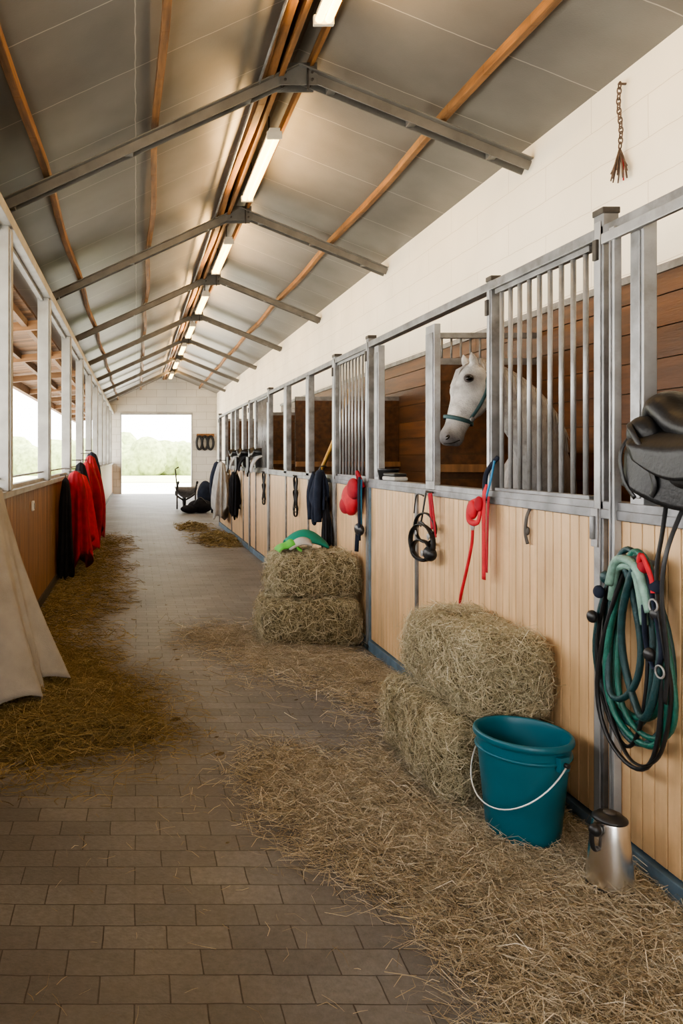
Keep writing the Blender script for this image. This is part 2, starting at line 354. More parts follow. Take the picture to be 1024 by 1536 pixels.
# ------------------------------------------------------------------ stalls
YS=16.0
b=MB(); b.bb(XB-.03,XB-.001,Y0,YS,0,2.58,'groove')
z=.0
while z<2.5:
    y=Y0
    while y<YS: 
        b.bb(XB-.055,XB-.03,y+.003,min(y+3.2,YS)-.003,z+.004,z+.186,'brown'); y+=3.2
    z+=.19
b.build('stall_back_boards')
b=MB(); b.bb(XB-.08,XB-.001,Y0,YS,2.60,2.645,'galv'); b.build('trim_4')
def partition(y,xa,xb,top=2.47,grille=True):
    b=MB(); zz=top-.22 if grille else top
    z=0
    while z<zz-.05:
        h=min(.186,zz-z); b.bb(xa,xb,y-.018,y+.018,z+.004,z+h,'brown'); z+=.19
    b.bb(xa,xb,y-.012,y+.012,0,zz-.02,'groove')
    b.bb(xa,xb,y-.025,y+.025,zz-.03,zz+.02,'galv')
    if grille:
        b.bb(xa,xb,y-.025,y+.025,top-.04,top,'galv'); x=xa+.04
        while x<xb: b.cyl((x,y,zz),(x,y,top-.02),.009,'galv',seg=8); x+=.075
    b.bb(xa,xb,y-.07,y-.02,1.38,1.44,'wains')
    b.build('stall_partition')
partition(5.76,2.28,3.14); partition(8.8,1.9,3.14,2.2,False); partition(11.9,2.02,3.14,2.2,False); partition(15.9,1.9,3.14,2.3,False); partition(1.9,1.9,3.14,2.2,False)
cols=[-.4,1.1,2.84,4.72,5.67,6.67,7.7,8.85,10.0,11.1,12.4,13.9,YS]
b=MB(); b.bb(XF+.012,XF+.03,-1,YS,.08,1.3,'groove')
y=-1
while y<YS-.06:
    b.bb(XF-.012,XF+.012,y+.002,y+.0605,.09,1.28,'pine'); y+=.0625
b.build('stall_front_boards',bevel=.003)
e_f=empty('stall_front_frame',(XF,6,1))
b=MB()
b.bb(XF-.03,XF+.04,-1,YS,1.29,1.33,'galv'); b.bb(XF-.035,XF-.028,-1,YS,1.262,1.30,'galv'); b.bb(XF-.03,XF+.04,-1,YS,.0,.08,'bluech')
b.bb(XF-.03,XF+.03,-1,YS,2.345,2.39,'galv'); b.bb(XF-.05,XF-.03,-1,2.8,2.31,2.35,'galvl')
for y in cols: b.bb(XF-.028,XF+.03,y-.016,y+.016,.05,1.3,'bluech' if y in(5.67,2.84) else 'galv')
b.build('rails',e_f,bevel=.004)
def fpost(y,top,w=.06,cap=False,mat='galv',z0=0,x=XF,d=.06):
    b=MB(); b.bb(x-d/2,x+d/2,y-w/2,y+w/2,z0,top,mat)
    b.bb(x-d/2-.006,x-d/2,y-w/2+.012,y+w/2-.012,z0+.05,top-.05,'galvl' if mat=='galv' else 'galv')
    if cap:
        b.bb(x-d/2-.004,x+d/2+.004,y-w/2-.004,y+w/2+.004,top-.025,top,'galvd'); b.bb(x-d/2-.018,x-d/2,y-.012,y+.012,top-.2,top-.12,'galvd')
    b.build('stall_post',bevel=.004)
fpost(2.845,2.46,.06,True); fpost(2.635,2.36,.07,False,'galvl',1.3,XF,.05); 
fpost(2.745,2.36,.03,False,'galvl',0,XF-.03,.03)
fpost(3.745,2.42,.05,True,z0=1.3,d=.045); fpost(4.47,2.30,.13,False,'galvl',1.3,XF-.015,.04)
fpost(5.70,2.44,.06,True); fpost(5.5,2.33,.09,False,'galvl',1.3,XF,.05)
fpost(6.67,2.43,.09,True)
for y,w in((7.7,.13),(8.85,.16),(11.1,.14),(12.4,.16),(13.3,.12),(13.9,.12),(14.9,.12)): fpost(y,2.36,w,False,'galv',1.3)
fpost(10.0,2.44,.12,True); fpost(16.0,2.44,.12,True); fpost(11.7,2.4,.1,True)
def bars(ya,yb,n,z0=1.32,z1=2.345):
    e=empty('stall_bar_grille',(XF,(ya+yb)/2,1.3)); b=MB()
    for i in range(n):
        y=ya+(yb-ya)*(i+.5)/n; b.cyl((XF,y,z0),(XF,y,z1),.0105,'galvl',seg=12)
    b.build('bars',e)
    b=MB(); b.bb(XF-.015,XF+.015,ya,yb,z0,z0+.025,'galv'); b.bb(XF-.015,XF+.015,ya,yb,z1-.025,z1,'galv'); 
    b.build('frame',e,bevel=.003)
bars(2.93,3.70,9); bars(5.77,6.6,9)
bars(10.1,11.0,8)
# ------------------------------------------------------------------ hay
def nz(x,y): 
    return (np.sin(3.1*x+1.3*y+.5)+np.sin(-2.3*x+4.7*y+1.1)+np.sin(7.9*x-3.3*y)+.7*np.sin(13*x+9*y)+.6*np.sin(-17*x+15*y+2)+.5*np.sin(29*x+23*y+1))/5.2
def sm(a,b_,x): t=np.clip((x-a)/(b_-a),0,1); return t*t*(3-2*t)
def densR(x,y):
    n=nz(x,y)
    edge=1.0-.28*sm(2.0,2.9,y)
    near=sm(edge-.34,edge+.45,x+.20*n)*sm(3.95,3.2,y+.2*n)*sm(1.0,1.3,y)*(.80+.5*nz(x*2.3,y*1.9))
    patch=.5*np.exp(-((x-.74)**2/.05+(y-3.4)**2/.12))
    mid=.42*sm(1.05,1.6,x+.2*n)*sm(3.4,3.9,y)*sm(5.6,5.0,y)
    far=.7*np.exp(-((x-1.2)**2/.16+(y-5.5)**2/.35))+.4*np.exp(-((x-.75)**2/.1+(y-6.1)**2/.15))
    fp=1.0*np.exp(-((x-1.5)**2/.12+(y-13.2)**2/.8))+.8*np.exp(-((x-1.2)**2/.08+(y-15.6)**2/.6))
    return np.clip(near+patch+mid+far+fp,0,1.1)
def densL(x,y):
    n=nz(x,y)
    pile=1.1*np.exp(-(((x+.62)/.60)**2+((y-4.35)/.72)**2)**1.2)
    strip=.55*sm(.1,-.8,x+.25*n)*sm(4.6,5.4,y)*sm(15,12,y)
    fr=.3*np.exp(-((x+.0)**2/.06+(y-4.0)**2/.04))
    return np.clip(pile+strip+fr,0,1.15)
def hR(x,y): 
    return .026*densR(x,y)**1.5*(1+.5*nz(2*x,2*y)+.3*nz(6*x,6*y))
def hL(x,y): return (.065*sm(5.9,5.2,y)+.022)*densL(x,y)**1.5*(1+.35*nz(2*x,2*y))
def mound(name,x0,x1,y0,y1,step,hf,mat,parent):
    nx=int((x1-x0)/step); ny=int((y1-y0)/step)
    X,Y=np.meshgrid(np.linspace(x0,x1,nx+1),np.linspace(y0,y1,ny+1),indexing='ij')
    H=hf(X,Y)-.015+.006*rng.normal(size=X.shape)
    b=MB(); vs=np.stack([X,Y,H],-1).reshape(-1,3)
    fs=[]
    Hm=H
    for i in range(nx):
        for j in range(ny):
            if max(Hm[i,j],Hm[i+1,j],Hm[i,j+1],Hm[i+1,j+1])>0: fs.append((i*(ny+1)+j,(i+1)*(ny+1)+j,(i+1)*(ny+1)+j+1,i*(ny+1)+j+1))
    vs[:,2]=np.maximum(vs[:,2],-.004)
    b.add(vs,fs,mat,True); b.build(name,parent)
def scatter(name,N,x0,x1,y0,y1,df,hf,mat,parent,w=.0032,lmax=.19,pw=1.25):
    pts=[]
    tot=0
    while tot<N:
        x=rng.uniform(x0,x1,N*2); y=rng.uniform(y0,y1,N*2)
        d=df(x,y)*(1+.6*nz(5*x+1,5*y)); k=rng.uniform(0,1,N*2)<np.maximum(d,0)**pw/1.3
        pts.append(np.stack([x[k],y[k]],1)); tot+=k.sum()
    p=np.concatenate(pts)[:N]; h=np.maximum(hf(p[:,0],p[:,1])-.010,0)
    z=h+.004+np.abs(rng.normal(size=N))*.013*df(p[:,0],p[:,1])
    P=np.stack([p[:,0],p[:,1],z],1); a=rng.uniform(0,2*np.pi,N)
    D=np.stack([np.cos(a),np.sin(a),rng.normal(size=N)*.17],1); L=rng.uniform(.03,lmax,N)
    P[:,0]=np.clip(P[:,0],XL+.08,XF-.08)
    return strands(name,P,D,L,np.full(N,w),mat,parent,.38)
eR=empty('loose_straw_scatter',(1.3,3,0)); 
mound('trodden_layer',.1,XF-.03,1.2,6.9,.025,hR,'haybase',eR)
scatter('straw_strands_near',60000,.1,XF-.03,1.2,3.95,densR,hR,'hayf',eR,.0019,.16)
scatter('straw_strands_mid',13000,.2,XF-.03,3.9,7.2,densR,hR,'hayf',eR,.0028)
scatter('straw_strands_back',2500,.8,XF-.03,12,16.5,densR,lambda x,y:4*hR(x,y),'hayl',eR,.009)
mound('far_heaps',.8,XF-.03,11.5,17,.05,lambda x,y:4*hR(x,y),'haybasel',eR)
N=420; P=np.stack([rng.uniform(-.3,1.0,N),rng.uniform(1.9,6,N),np.full(N,.005)],1); a=rng.uniform(0,6.28,N)
strands('stray_straws',P,np.stack([np.cos(a),np.sin(a),np.zeros(N)],1),rng.uniform(.02,.10,N),np.full(N,.0018),'hayf',eR,.2)
eL=empty('old_hay_pile',(-.6,4.4,0))
mound('trodden_layer',XL+.02,.5,2.9,15,.04,hL,'haybasel',eL)
scatter('hay_strands_pile',22000,XL,.5,3.1,5.7,densL,hL,'hayl',eL,.0025)
scatter('hay_strands_strip',12000,XL,.4,5.3,15,densL,hL,'hayl',eL,.0045)
def bale(c,s,rotz,n,w,seed,lm=.13):
    e=empty('hay_bale',(c[0],c[1],c[2]))
    bm=bmesh.new(); bmesh.ops.create_cube(bm,size=2); bmesh.ops.subdivide_edges(bm,edges=bm.edges[:],cuts=17,use_grid_fill=True)
    R=Matrix.Rotation(rotz,3,'Z'); hs=Vector(s)/2; rr=.065
    def shape(p):
        q=Vector((p.x*hs.x,p.y*hs.y,p.z*hs.z)); inn=Vector([max(-(hs[i]-rr),min(hs[i]-rr,q[i])) for i in range(3)])
        d=q-inn
        nrm=d.normalized() if d.length>1e-6 else Vector((0,0,1))
        q=inn+nrm*rr if d.length>1e-6 else q
        k=noise.noise(q*6+Vector((seed,0,0)))*.026+noise.noise(q*18+Vector((seed,3,0)))*.02
        for ty in(-.3,.3):
            dd=abs(q.y/hs.y-ty*1.2); k-=.018*math.exp(-(dd/.06)**2)
        if nrm.z<.5 and nrm.z>-.5: k+=.020*(1-(q.z/hs.z)**2)
        return q+nrm*k,nrm
    for v in bm.verts: v.co=Vector(c)+R@shape(v.co)[0]
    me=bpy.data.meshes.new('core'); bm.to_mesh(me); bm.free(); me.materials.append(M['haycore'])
    for p in me.polygons: p.use_smooth=True
    ob=bpy.data.objects.new('core',me); sc.collection.objects.link(ob); ob.parent=e; ob.matrix_parent_inverse=Matrix.Translation(-e.location)
    P=np.zeros((n,3));D=np.zeros((n,3)); L=rng.uniform(.03,lm,n)
    for i in range(n):
        f=random.choice([0,0,0,1,1,1,2,2]); sgn=random.choice([-1,1])
        if f==2: sgn=1 if random.random()<.85 else -1
        p=Vector((random.uniform(-1,1),random.uniform(-1,1),random.uniform(-1,1))); p[f]=sgn
        q,nn=shape(p); t=Vector((random.gauss(0,1),random.gauss(0,1),random.gauss(0,.9)))
        if f!=2 and abs(p.z)>.72: t.z*=.3; L[i]*=.75
        t-=nn*t.dot(nn)*.78
        if random.random()<.10 and p.z>-.5: t+=nn*.6+Vector((0,0,-1.))
        q=q+nn*random.uniform(-.002,.013)
        P[i]=Vector(c)+R@q; D[i]=R@t
    P[:,0]=np.minimum(P[:,0],XF-.05)
    strands('hay_strands',P,D,L,np.full(n,w),'hay',e,.4)
    bz=MB()
    for ty in(-.36,.36):
        pts=[]
        for k in range(40):
            a=2*math.pi*k/40; ca,sa=math.cos(a),math.sin(a); mx=max(abs(ca),abs(sa))
            q,_=shape(Vector((ca/mx,ty,sa/mx))); pts.append(Vector(c)+R@(q*1.004))
        bz.tube(pts,.0022,'stick',6,closed=True)
    bz.build('twine',e)
bale((1.595,3.48,.540),(.34,.68,.335),.03,21000,.0020,1)
bale((1.535,3.49,.180),(.44,.76,.345),-.01,21000,.0020,5)
bale((1.43,6.02,.545),(.62,.42,.335),.03,8500,.0034,9,.15)
bale((1.395,6.0,.185),(.72,.50,.35),-.03,8500,.0034,12,.15)
# ------------------------------------------------------------------ bucket
c=(1.525,2.90,.006); e=empty('teal_bucket',(c[0],c[1],0))
b=MB(); b.lathe([(0,.0),(.120,0),(.130,.006),(.133,.02),(.166,.37),(.167,.382),(.176,.384),(.180,.394),(.178,.408),(.171,.412),(.163,.408),(.160,.38),(.128,.03),(.12,.02),(0,.02)],c,'teal',64)
b.lathe([(.164,.335),(.173,.337),(.174,.347),(.165,.35)],c,'teal',64)
ang=math.radians(-68)
for a in(ang,ang+math.pi):
    d=Vector((math.cos(a),math.sin(a),0)); b.box(Vector(c)+d*.174+V(0,0,.345),(.022,.05,.055),'teal',rot=(0,0,a))
    b.cyl(Vector(c)+d*.175+V(0,0,.345),Vector(c)+d*.200+V(0,0,.345),.010,'black',seg=12)
b.build('pail',e,bevel=.003)
d=Vector((math.cos(ang),math.sin(ang),0)); pr=Vector((d.y,-d.x,0)); 
if pr.x>0: pr=-pr
pts=[]
for k in range(29):
    t=math.pi*k/28; p=d*math.cos(t)*.192; s=math.sin(t)
    pts.append(Vector(c)+p+pr*(.178*s)+V(0,0,.345-.20*s))
b=MB(); b.tube(pts,.003,'wire',8); b.build('wire_bail',e)
# ------------------------------------------------------------------ thermos jug
T=(1.625,2.52,.012); e=empty('steel_thermos_jug',(T[0],T[1],0))
b=MB(); b.lathe([(0,0),(.070,0),(.074,.004),(.075,.02),(.073,.028)],T,'black',48)
b.lathe([(.073,.028),(.072,.05),(.067,.11),(.060,.18),(.054,.232),(.052,.24)],T,'steel',48)
b.lathe([(.052,.24),(.054,.243),(.053,.250),(.043,.256),(.038,.262),(0,.264)],T,'black',48)
b.build('flask_body',e)
b=MB(); tx=Vector(T)
hp=catmull([tx+V(-.040,-.022,.236),tx+V(-.066,-.030,.240),tx+V(-.082,-.034,.215),tx+V(-.082,-.032,.18),tx+V(-.072,-.03,.155),tx+V(-.056,-.022,.155)],8)
b.tube(hp,[(.007,.009)]*len(hp),'black',12)
b.ell(tx+V(-.070,-.033,.222),(.022,.018,.022),'black'); b.lathe([(0,.260),(.02,.262),(.02,.270),(0,.272)],T,'galvd',24)
b.build('handle',e)
# ------------------------------------------------------------------ horse
eh=empty('horse',(2.5,4.9,0))
def loft(pts,rad,ref,seg=20,n=5):
    P=catmull(pts,n); R=catmull([(a,c_,0) for a,c_ in rad],n)
    b_=MB(); b_.tube(P,[(max(r.x,.004),max(r.y,.004)) for r in R],'horse',seg,ref=ref); return b_
parts=MB()
def ap(b_): parts.add(b_.v,b_.f,'horse',True)
HX=-.065
ap(loft([(2.00,4.345,1.985),(2.09,4.36,1.925),(2.22,4.38,1.845),(2.36,4.42,1.71),(2.49,4.54,1.52),(2.62,4.74,1.35),(2.75,5.0,1.28),(2.85,5.26,1.30),(2.89,5.44,1.31),(2.91,5.54,1.25)],
        [(.085,.06),(.120,.07),(.145,.08),(.18,.10),(.225,.14),(.28,.18),(.30,.215),(.29,.21),(.225,.18),(.07,.07)],(0,0,1),24))
ap(loft([(2.06+HX,4.335,2.03),(2.045+HX,4.325,1.975),(2.03+HX,4.315,1.90),(2.015+HX,4.305,1.83),(1.965+HX,4.295,1.75),(1.925+HX,4.285,1.665),(1.902+HX,4.28,1.615),(1.895+HX,4.278,1.575),(1.895+HX,4.278,1.562)],
        [(.05,.055),(.094,.086),(.116,.088),(.114,.08),(.080,.060),(.064,.052),(.070,.058),(.054,.048),(.015,.015)],(1,0,0),20))
for cc,rr_ in (((1.985,4.255,1.955),(.035,.02,.03)),((2.06,4.255,1.85),(.075,.025,.085)),((1.985,4.37,1.955),(.035,.02,.03)),((1.872,4.238,1.612),(.03,.02,.035)),((1.92,4.262,1.58),(.035,.035,.022)),((1.97,4.26,1.79),(.018,.02,.09))):
    t_=MB(); t_.ell((cc[0]+HX,cc[1],cc[2]),rr_,'horse'); ap(t_)
for sy,yy in((-1,4.285),(1,4.375)):
    ap(loft([(2.04+HX,yy,2.01),(2.03+HX,yy+.004*sy,2.06),(2.02+HX,yy+.008*sy,2.09),(2.012+HX,yy+.008*sy,2.12)],[(.022,.02),(.027,.019),(.019,.013),(.004,.004)],(1,0,0),10))
def leg(x,y,hind):
    if hind: pts=[(x-.02,y,1.25),(x-.01,y-.03,1.0),(x,y-.09,.80),(x,y+.06,.52),(x,y+.03,.30),(x,y+.0,.14),(x,y-.03,.06)]; rad=[(.16,.11),(.15,.10),(.09,.08),(.055,.05),(.036,.034),(.042,.04),(.05,.05)]
    else: pts=[(x,y,1.2),(x,y-.01,.95),(x,y,.72),(x,y,.50),(x,y+.01,.30),(x,y,.14),(x,y-.03,.06)]; rad=[(.13,.10),(.10,.08),(.065,.055),(.052,.05),(.034,.032),(.042,.038),(.05,.05)]
    ap(loft(pts,rad,(0,1,0),14))
    h=MB(); h.tube([(x,y-.035,.07),(x,y-.045,.004)],[.05,.064],'hoof',16); h.build('hoof',eh)
for x,y,h in((2.50,4.70,False),(2.76,4.66,False),(2.74,5.34,True),(3.0,5.32,True)): leg(x,y,h)
ho=parts.build('body',eh)
q=ho.modifiers.new('rm','REMESH'); q.mode='VOXEL'; q.voxel_size=.010; q.use_smooth_shade=True
q=ho.modifiers.new('s','SMOOTH'); q.factor=.6; q.iterations=5
nt=M['horse'].node_tree; N=nt.nodes; L=nt.links; pb=N['Principled BSDF']
src=pb.inputs['Base Color'].links[0].from_socket
tc=N.new('ShaderNodeTexCoord')
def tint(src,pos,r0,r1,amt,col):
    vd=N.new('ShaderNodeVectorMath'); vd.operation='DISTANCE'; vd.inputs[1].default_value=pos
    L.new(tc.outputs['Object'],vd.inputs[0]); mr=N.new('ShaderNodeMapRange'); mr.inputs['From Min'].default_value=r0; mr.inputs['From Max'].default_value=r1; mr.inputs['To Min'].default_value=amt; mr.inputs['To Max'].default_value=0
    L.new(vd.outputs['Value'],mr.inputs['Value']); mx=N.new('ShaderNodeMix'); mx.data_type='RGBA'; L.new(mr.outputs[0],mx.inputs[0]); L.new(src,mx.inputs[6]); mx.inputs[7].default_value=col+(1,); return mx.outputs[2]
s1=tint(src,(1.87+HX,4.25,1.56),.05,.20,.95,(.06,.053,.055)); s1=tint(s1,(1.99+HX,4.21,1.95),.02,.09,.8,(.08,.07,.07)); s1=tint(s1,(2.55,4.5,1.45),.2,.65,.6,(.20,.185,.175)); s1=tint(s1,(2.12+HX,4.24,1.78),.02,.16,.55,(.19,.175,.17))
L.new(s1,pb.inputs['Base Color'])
b=MB()
for yy in(4.231,4.392): b.ell((1.982+HX,yy,1.953),(.021,.013,.016),'eye')
b.ell((1.982+HX,4.238,1.953),(.030,.012,.024),'muzzle')
b.ell((1.856+HX,4.227,1.612),(.010,.012,.016),'eye',rot=(0,.5,0)); b.tube(catmull([(1.845+HX,4.258,1.575),(1.885+HX,4.222,1.580),(1.925+HX,4.226,1.595)],5),.003,'eye',6)
b.build('eyes_and_nostril',eh)
b=MB(); crest=catmull([(2.03,4.33,2.06),(2.15,4.36,2.03),(2.31,4.39,1.95),(2.47,4.44,1.83),(2.60,4.52,1.70),(2.68,4.68,1.63)],10)
b.tube(crest,[(.020,.020)]*len(crest),'mane',8)
for i,p in enumerate(crest):
    for k in range(5):
        o=V(random.uniform(-.02,.02),-.03-.03*random.random(),0); l=random.uniform(.08,.2)
        b.tube([p+V(0,0,.018),p+o*.8+V(0,0,-.03),p+o+V(-.02*random.random(),-.03,-l)],[.007,.006,.0015],'mane',5)
for k in range(9): b.tube([(2.03+HX,4.33,2.05),(1.955+HX+.01*random.random(),4.30+.006*k,2.01),(1.925+HX,4.29+.008*k,1.93-.02*random.random())],[.008,.008,.002],'mane',5)
b.build('mane',eh)
b=MB()
for k in range(14): 
    o=.03*math.cos(k*2.4),.02*math.sin(k*2.4); b.tube(catmull([(2.91,5.53,1.40),(2.92+o[0],5.60,1.25),(2.92+o[0]*1.6,5.61+o[1]*.4,.8),(2.92+o[0],5.60,.45)],5),.014,'mane',6)
b.build('tail',eh)
def ring(cx,cy,cz,tilt,ra,rb,w,m,bb_):
    pts=[]
    for k in range(28):
        a=2*math.pi*k/28; p=Vector((ra*math.cos(a),rb*math.sin(a),0)); p.rotate(Euler((0,tilt,0))); pts.append(V(cx,cy,cz)+p)
    bb_.tube(pts,(w,.004),m,8,closed=True,ref=(0,0,1))
b=MB(); ring(1.945+HX,4.29,1.712,.28,.084,.067,.012,'tealw',b)
b.tube(catmull([(1.99+HX,4.226,1.72),(2.04+HX,4.216,1.80),(2.085+HX,4.225,1.90),(2.09+HX,4.265,1.99)],6),(.010,.004),'tealw',8,ref=(1,0,0))
b.ell((1.995+HX,4.219,1.715),(.014,.006,.014),'galv'); b.build('halter_straps',eh)
# ------------------------------------------------------------------ hanging things
def garment(name,c,w,t,z1,z0,mat,seed=0,mat2=None,taper=.4,flare=0.):
    """cloth hung over a hook: narrow gathered top, sharp vertical folds, uneven hem"""
    e=empty(name,(c[0],c[1],z0)); b=MB(); n=30; seg=80; vs=[]; side=1 if c[0]>0 else -1
    rr=random.Random(int(seed*100)+7); k1=rr.choice([4,5,6]); k2=rr.choice([9,10,11]); p1=rr.uniform(0,6); p2=rr.uniform(0,6); lean=rr.uniform(-.08,.08)
    for i in range(n+1):
        v=i/n; prof=min(1,taper+(1-taper)*math.sin(min(1,v*2.6)*math.pi/2))*(.86+flare*v+.10*math.sin(5*v+p1))
        if i==0: prof*=.3
        for k in range(seg):
            a=2*math.pi*k/seg
            f=1+min(1,.15+v*1.6)*(.34*(abs(math.sin(k1*a/2+p1+1.2*v))-.5)+.18*math.sin(k2*a+p2+v*2))
            hem=.11*math.sin(2*a+p1)+.06*math.sin(5*a+p2)
            z=z1+(z0-z1)*v+hem*v*v
            x=c[0]+t/2*prof*f*math.cos(a); 
            x=min(x,XF-.015) if side>0 else max(x,XL+.012)
            vs.append((x,c[1]+w/2*prof*f*math.sin(a)+lean*v,max(z,.03)))
    fs=[(i*seg+k,i*seg+(k+1)%seg,(i+1)*seg+(k+1)%seg,(i+1)*seg+k) for i in range(n) for k in range(seg)]
    fs.append(tuple(range(seg))); fs.append(tuple(n*seg+k for k in range(seg)))
    b.add(vs,fs,mat,True)
    if mat2: 
        for sg in(-1,1):
            p=catmull([(c[0]-side*t*.15,c[1]+sg*w*.2,z1-.04),(c[0]-side*t*.4,c[1]+sg*w*.40,z1-.22),(c[0]-side*t*.35,c[1]+sg*w*.38,z1-.48)],6)
            b.tube(p,[(.045-.001*i_,.035) for i_ in range(len(p))],mat2,10)
    b.tube([(c[0]+side*t*.4,c[1],z1+.03),(c[0],c[1],z1+.03),(c[0],c[1],z1-.03)],.008,'galvd',8)
    b.build('cloth',e); return e
for i,(y,m,z0,z1,w,t) in enumerate([(8.8,'blackc',.12,1.25,.20,.17),(9.2,'redc',.22,1.32,.36,.34),(9.75,'red',.30,1.27,.34,.38),(10.3,'blackc',.30,1.42,.30,.30),(10.9,'redc',.3,1.42,.5,.40),(11.8,'redc',.35,1.52,.5,.38),(12.8,'navy',.35,1.58,.45,.32)]):
    garment('hanging_horse_rug' if i else 'hanging_jacket',(XL+.03+t/2,y,0),w,t,z1,z0,m,i*1.7,flare=.12)
e=empty('grey_blanket',(-.9,4.45,1.2)); b=MB()
def bl(u,v):
    th=math.pi*u; R=(.12+ .32*v**1.15)*(1+.15*v*math.sin(7*th+1+.8*v)+.09*v*math.sin(15*th+2*v)+.03*v*math.sin(31*th)); 
    x=-.945+R*math.sin(th); y=4.45-math.cos(th)*(.22+.24*v)+.03*v*math.sin(7*th)
    z=1.29-(1.29-.20)*v+ .10*v*v*math.sin(th*2.0+2.6) +.05*v*v*math.sin(9*th+1)
    return (x,y,max(z,.03))
b.grid(bl,140,36,'cloth')
b.grid(lambda u,v:(-.945-.09*v+.12*math.sin(math.pi*u)*(1-v),4.45-math.cos(math.pi*u)*(.22),1.29+.012*math.sin(math.pi*v)),20,6,'cloth')
b.build('cloth',e,solid=.008)
b=MB(); b.bb(XL,XL+.02,6.75,6.83,1.0,1.09,'switch'); b.bb(XL+.02,XL+.028,6.77,6.81,1.02,1.07,'lpost'); b.build('light_switch',bevel=.003)
e=empty('hanging_chain',(XB-.04,4.80,3.9)); b=MB()
zc=3.93
b.cyl((XB,4.8,zc+.01),(XB-.05,4.8,zc+.01),.008,'chain',seg=8)
for i in range(13):
    pts=[]
    for k in range(14):
        a=2*math.pi*k/14; u=.013*math.cos(a); w_=.024*math.sin(a)
        pts.append((XB-.04+(u if i%2 else 0),4.80+(0 if i%2 else u)+.012*math.sin(i*.5),zc-.033*i+w_))
    b.tube(pts,.0045,'chain',6,closed=True)
z2=zc-.033*13
for k in range(26):
    a=k*.7; zz=random.uniform(.12,.2); b.tube(catmull([(XB-.04,4.8,z2+.02),(XB-.04+.02*math.cos(a),4.8+.035*math.sin(a),z2-.07),(XB-.045+.03*math.cos(a),4.8+.07*math.sin(a),z2-zz)],6),.005,'chain' if k%9 else 'redc',6)
b.build('links',e)
b=MB(); b.tube([(1.86,7.40,1.36),(1.93,6.98,1.78),(1.97,6.80,2.12)],.020,'stick',12); b.cyl((1.85,7.46,1.30),(1.86,7.38,1.38),.028,'galvd',seg=12); b.build('wooden_fork_handle')
# saddle
e=empty('black_saddle',(1.82,2.3,1.5)); b=MB(); SY=-.06
sp=catmull([(1.83,2.64+SY,1.61),(1.83,2.57+SY,1.67),(1.83,2.47+SY,1.61),(1.83,2.33+SY,1.58),(1.83,2.2+SY,1.62),(1.83,2.12+SY,1.67),(1.83,2.09+SY,1.65)],6)
rr=catmull([(.03,.05,0),(.05,.08,0),(.055,.09,0),(.055,.105,0),(.05,.11,0),(.03,.10,0),(.015,.07,0)],6)
b.tube(sp,[(max(r.x,.01),r.y) for r in rr],'leather',24,ref=(0,0,1))
for sx in(-1,1):
    def fl(u,v,sx=sx):
        y=2.63+SY-.52*u; z=1.60-.22*v-.03*math.sin(u*math.pi)*v+.02*math.cos(u*6)*v
        return (1.83+sx*(.05+.080*math.sin(min(v*2.0,1)*math.pi/2)+.010*math.sin(u*9)*v),y-.02*math.sin(v*3),z)
    b.grid(fl,24,16,'leather')
    def fl2(u,v,sx=sx):
        y=2.60+SY-.40*u-.06*v; z=1.58-.13*v**1.1*(.7+.5*math.sin(u*math.pi))
        return (1.83+sx*(.07+.082*math.sin(min(v*2.0,1)*math.pi/2)),y,z)
    b.grid(fl2,20,14,'leather')
b.build('seat_and_flaps',e,solid=.012)
b=MB()
for sx in(-1,1):
    b.tube(catmull([(1.83+sx*.05,2.5+SY,1.46),(1.83+sx*.09,2.35+SY,1.43),(1.83+sx*.05,2.18+SY,1.46)],8),[.05]*17,'leather',14)
b.tube(catmull([(1.73,2.62+SY,1.62),(1.695,2.58+SY,1.60),(1.68,2.50+SY,1.52),(1.685,2.45+SY,1.42),(1.69,2.47+SY,1.37)],8),(.012,.004),'leather',8,ref=(0,1,0))
b.tube(catmull([(1.73,2.60+SY,1.60),(1.69,2.62+SY,1.52),(1.685,2.60+SY,1.42),(1.69,2.55+SY,1.36)],8),(.010,.004),'leather',8,ref=(0,1,0))
b.ell((1.74,2.58+SY,1.58),(.045,.06,.06),'leather'); b.ell((1.73,2.57+SY,1.47),(.04,.07,.07),'leather')
b.build('panel_and_straps',e)
# ropes
e=empty('coiled_lead_ropes',(1.74,2.55,1.1)); xw=XF-.06; RY=-.085
def loop(cy,cz,ry,rz,x,r,m,tilt=0,n=44,wob=.01,ph=0):
    pts=[]
    for k in range(n):
        a=2*math.pi*k/n; sx=math.sin(a)
        y=cy+RY+ry*sx*(1+.28*(-math.cos(a))) ; z=cz+rz*math.cos(a)
        y+=tilt*(cz-z)+.008*math.sin(3*a+ph); pts.append((x+wob*math.sin(2*a+ph),y,z+.01*math.sin(2*a+ph)))
    b.tube(pts,r,m,10,closed=True)
b=MB()
loop(2.66,.86,.12,.28,xw,.012,'hose',.03); loop(2.63,.83,.15,.33,xw-.022,.012,'hose',-.02,ph=1)
loop(2.71,.85,.15,.31,xw-.01,.011,'hosed',.02,ph=2); loop(2.59,.88,.09,.27,xw-.04,.012,'hosed',.0,ph=3)
loop(2.65,.77,.16,.37,xw-.03,.008,'black',.06,ph=1.5); loop(2.60,.85,.13,.31,xw-.02,.010,'hose',-.06,ph=.4)
loop(2.68,.82,.17,.32,xw,.010,'hosed',.0,ph=4); loop(2.70,.88,.08,.24,xw-.03,.011,'hosed',.05,ph=5); loop(2.72,.80,.13,.34,xw-.015,.007,'leather',.02,ph=2.6)
b.tube(catmull([(xw-.05,2.74+RY,1.04),(xw-.06,2.68+RY,1.135),(xw-.06,2.58+RY,1.12),(xw-.05,2.53+RY,.98)],8),.015,'hosel',10)
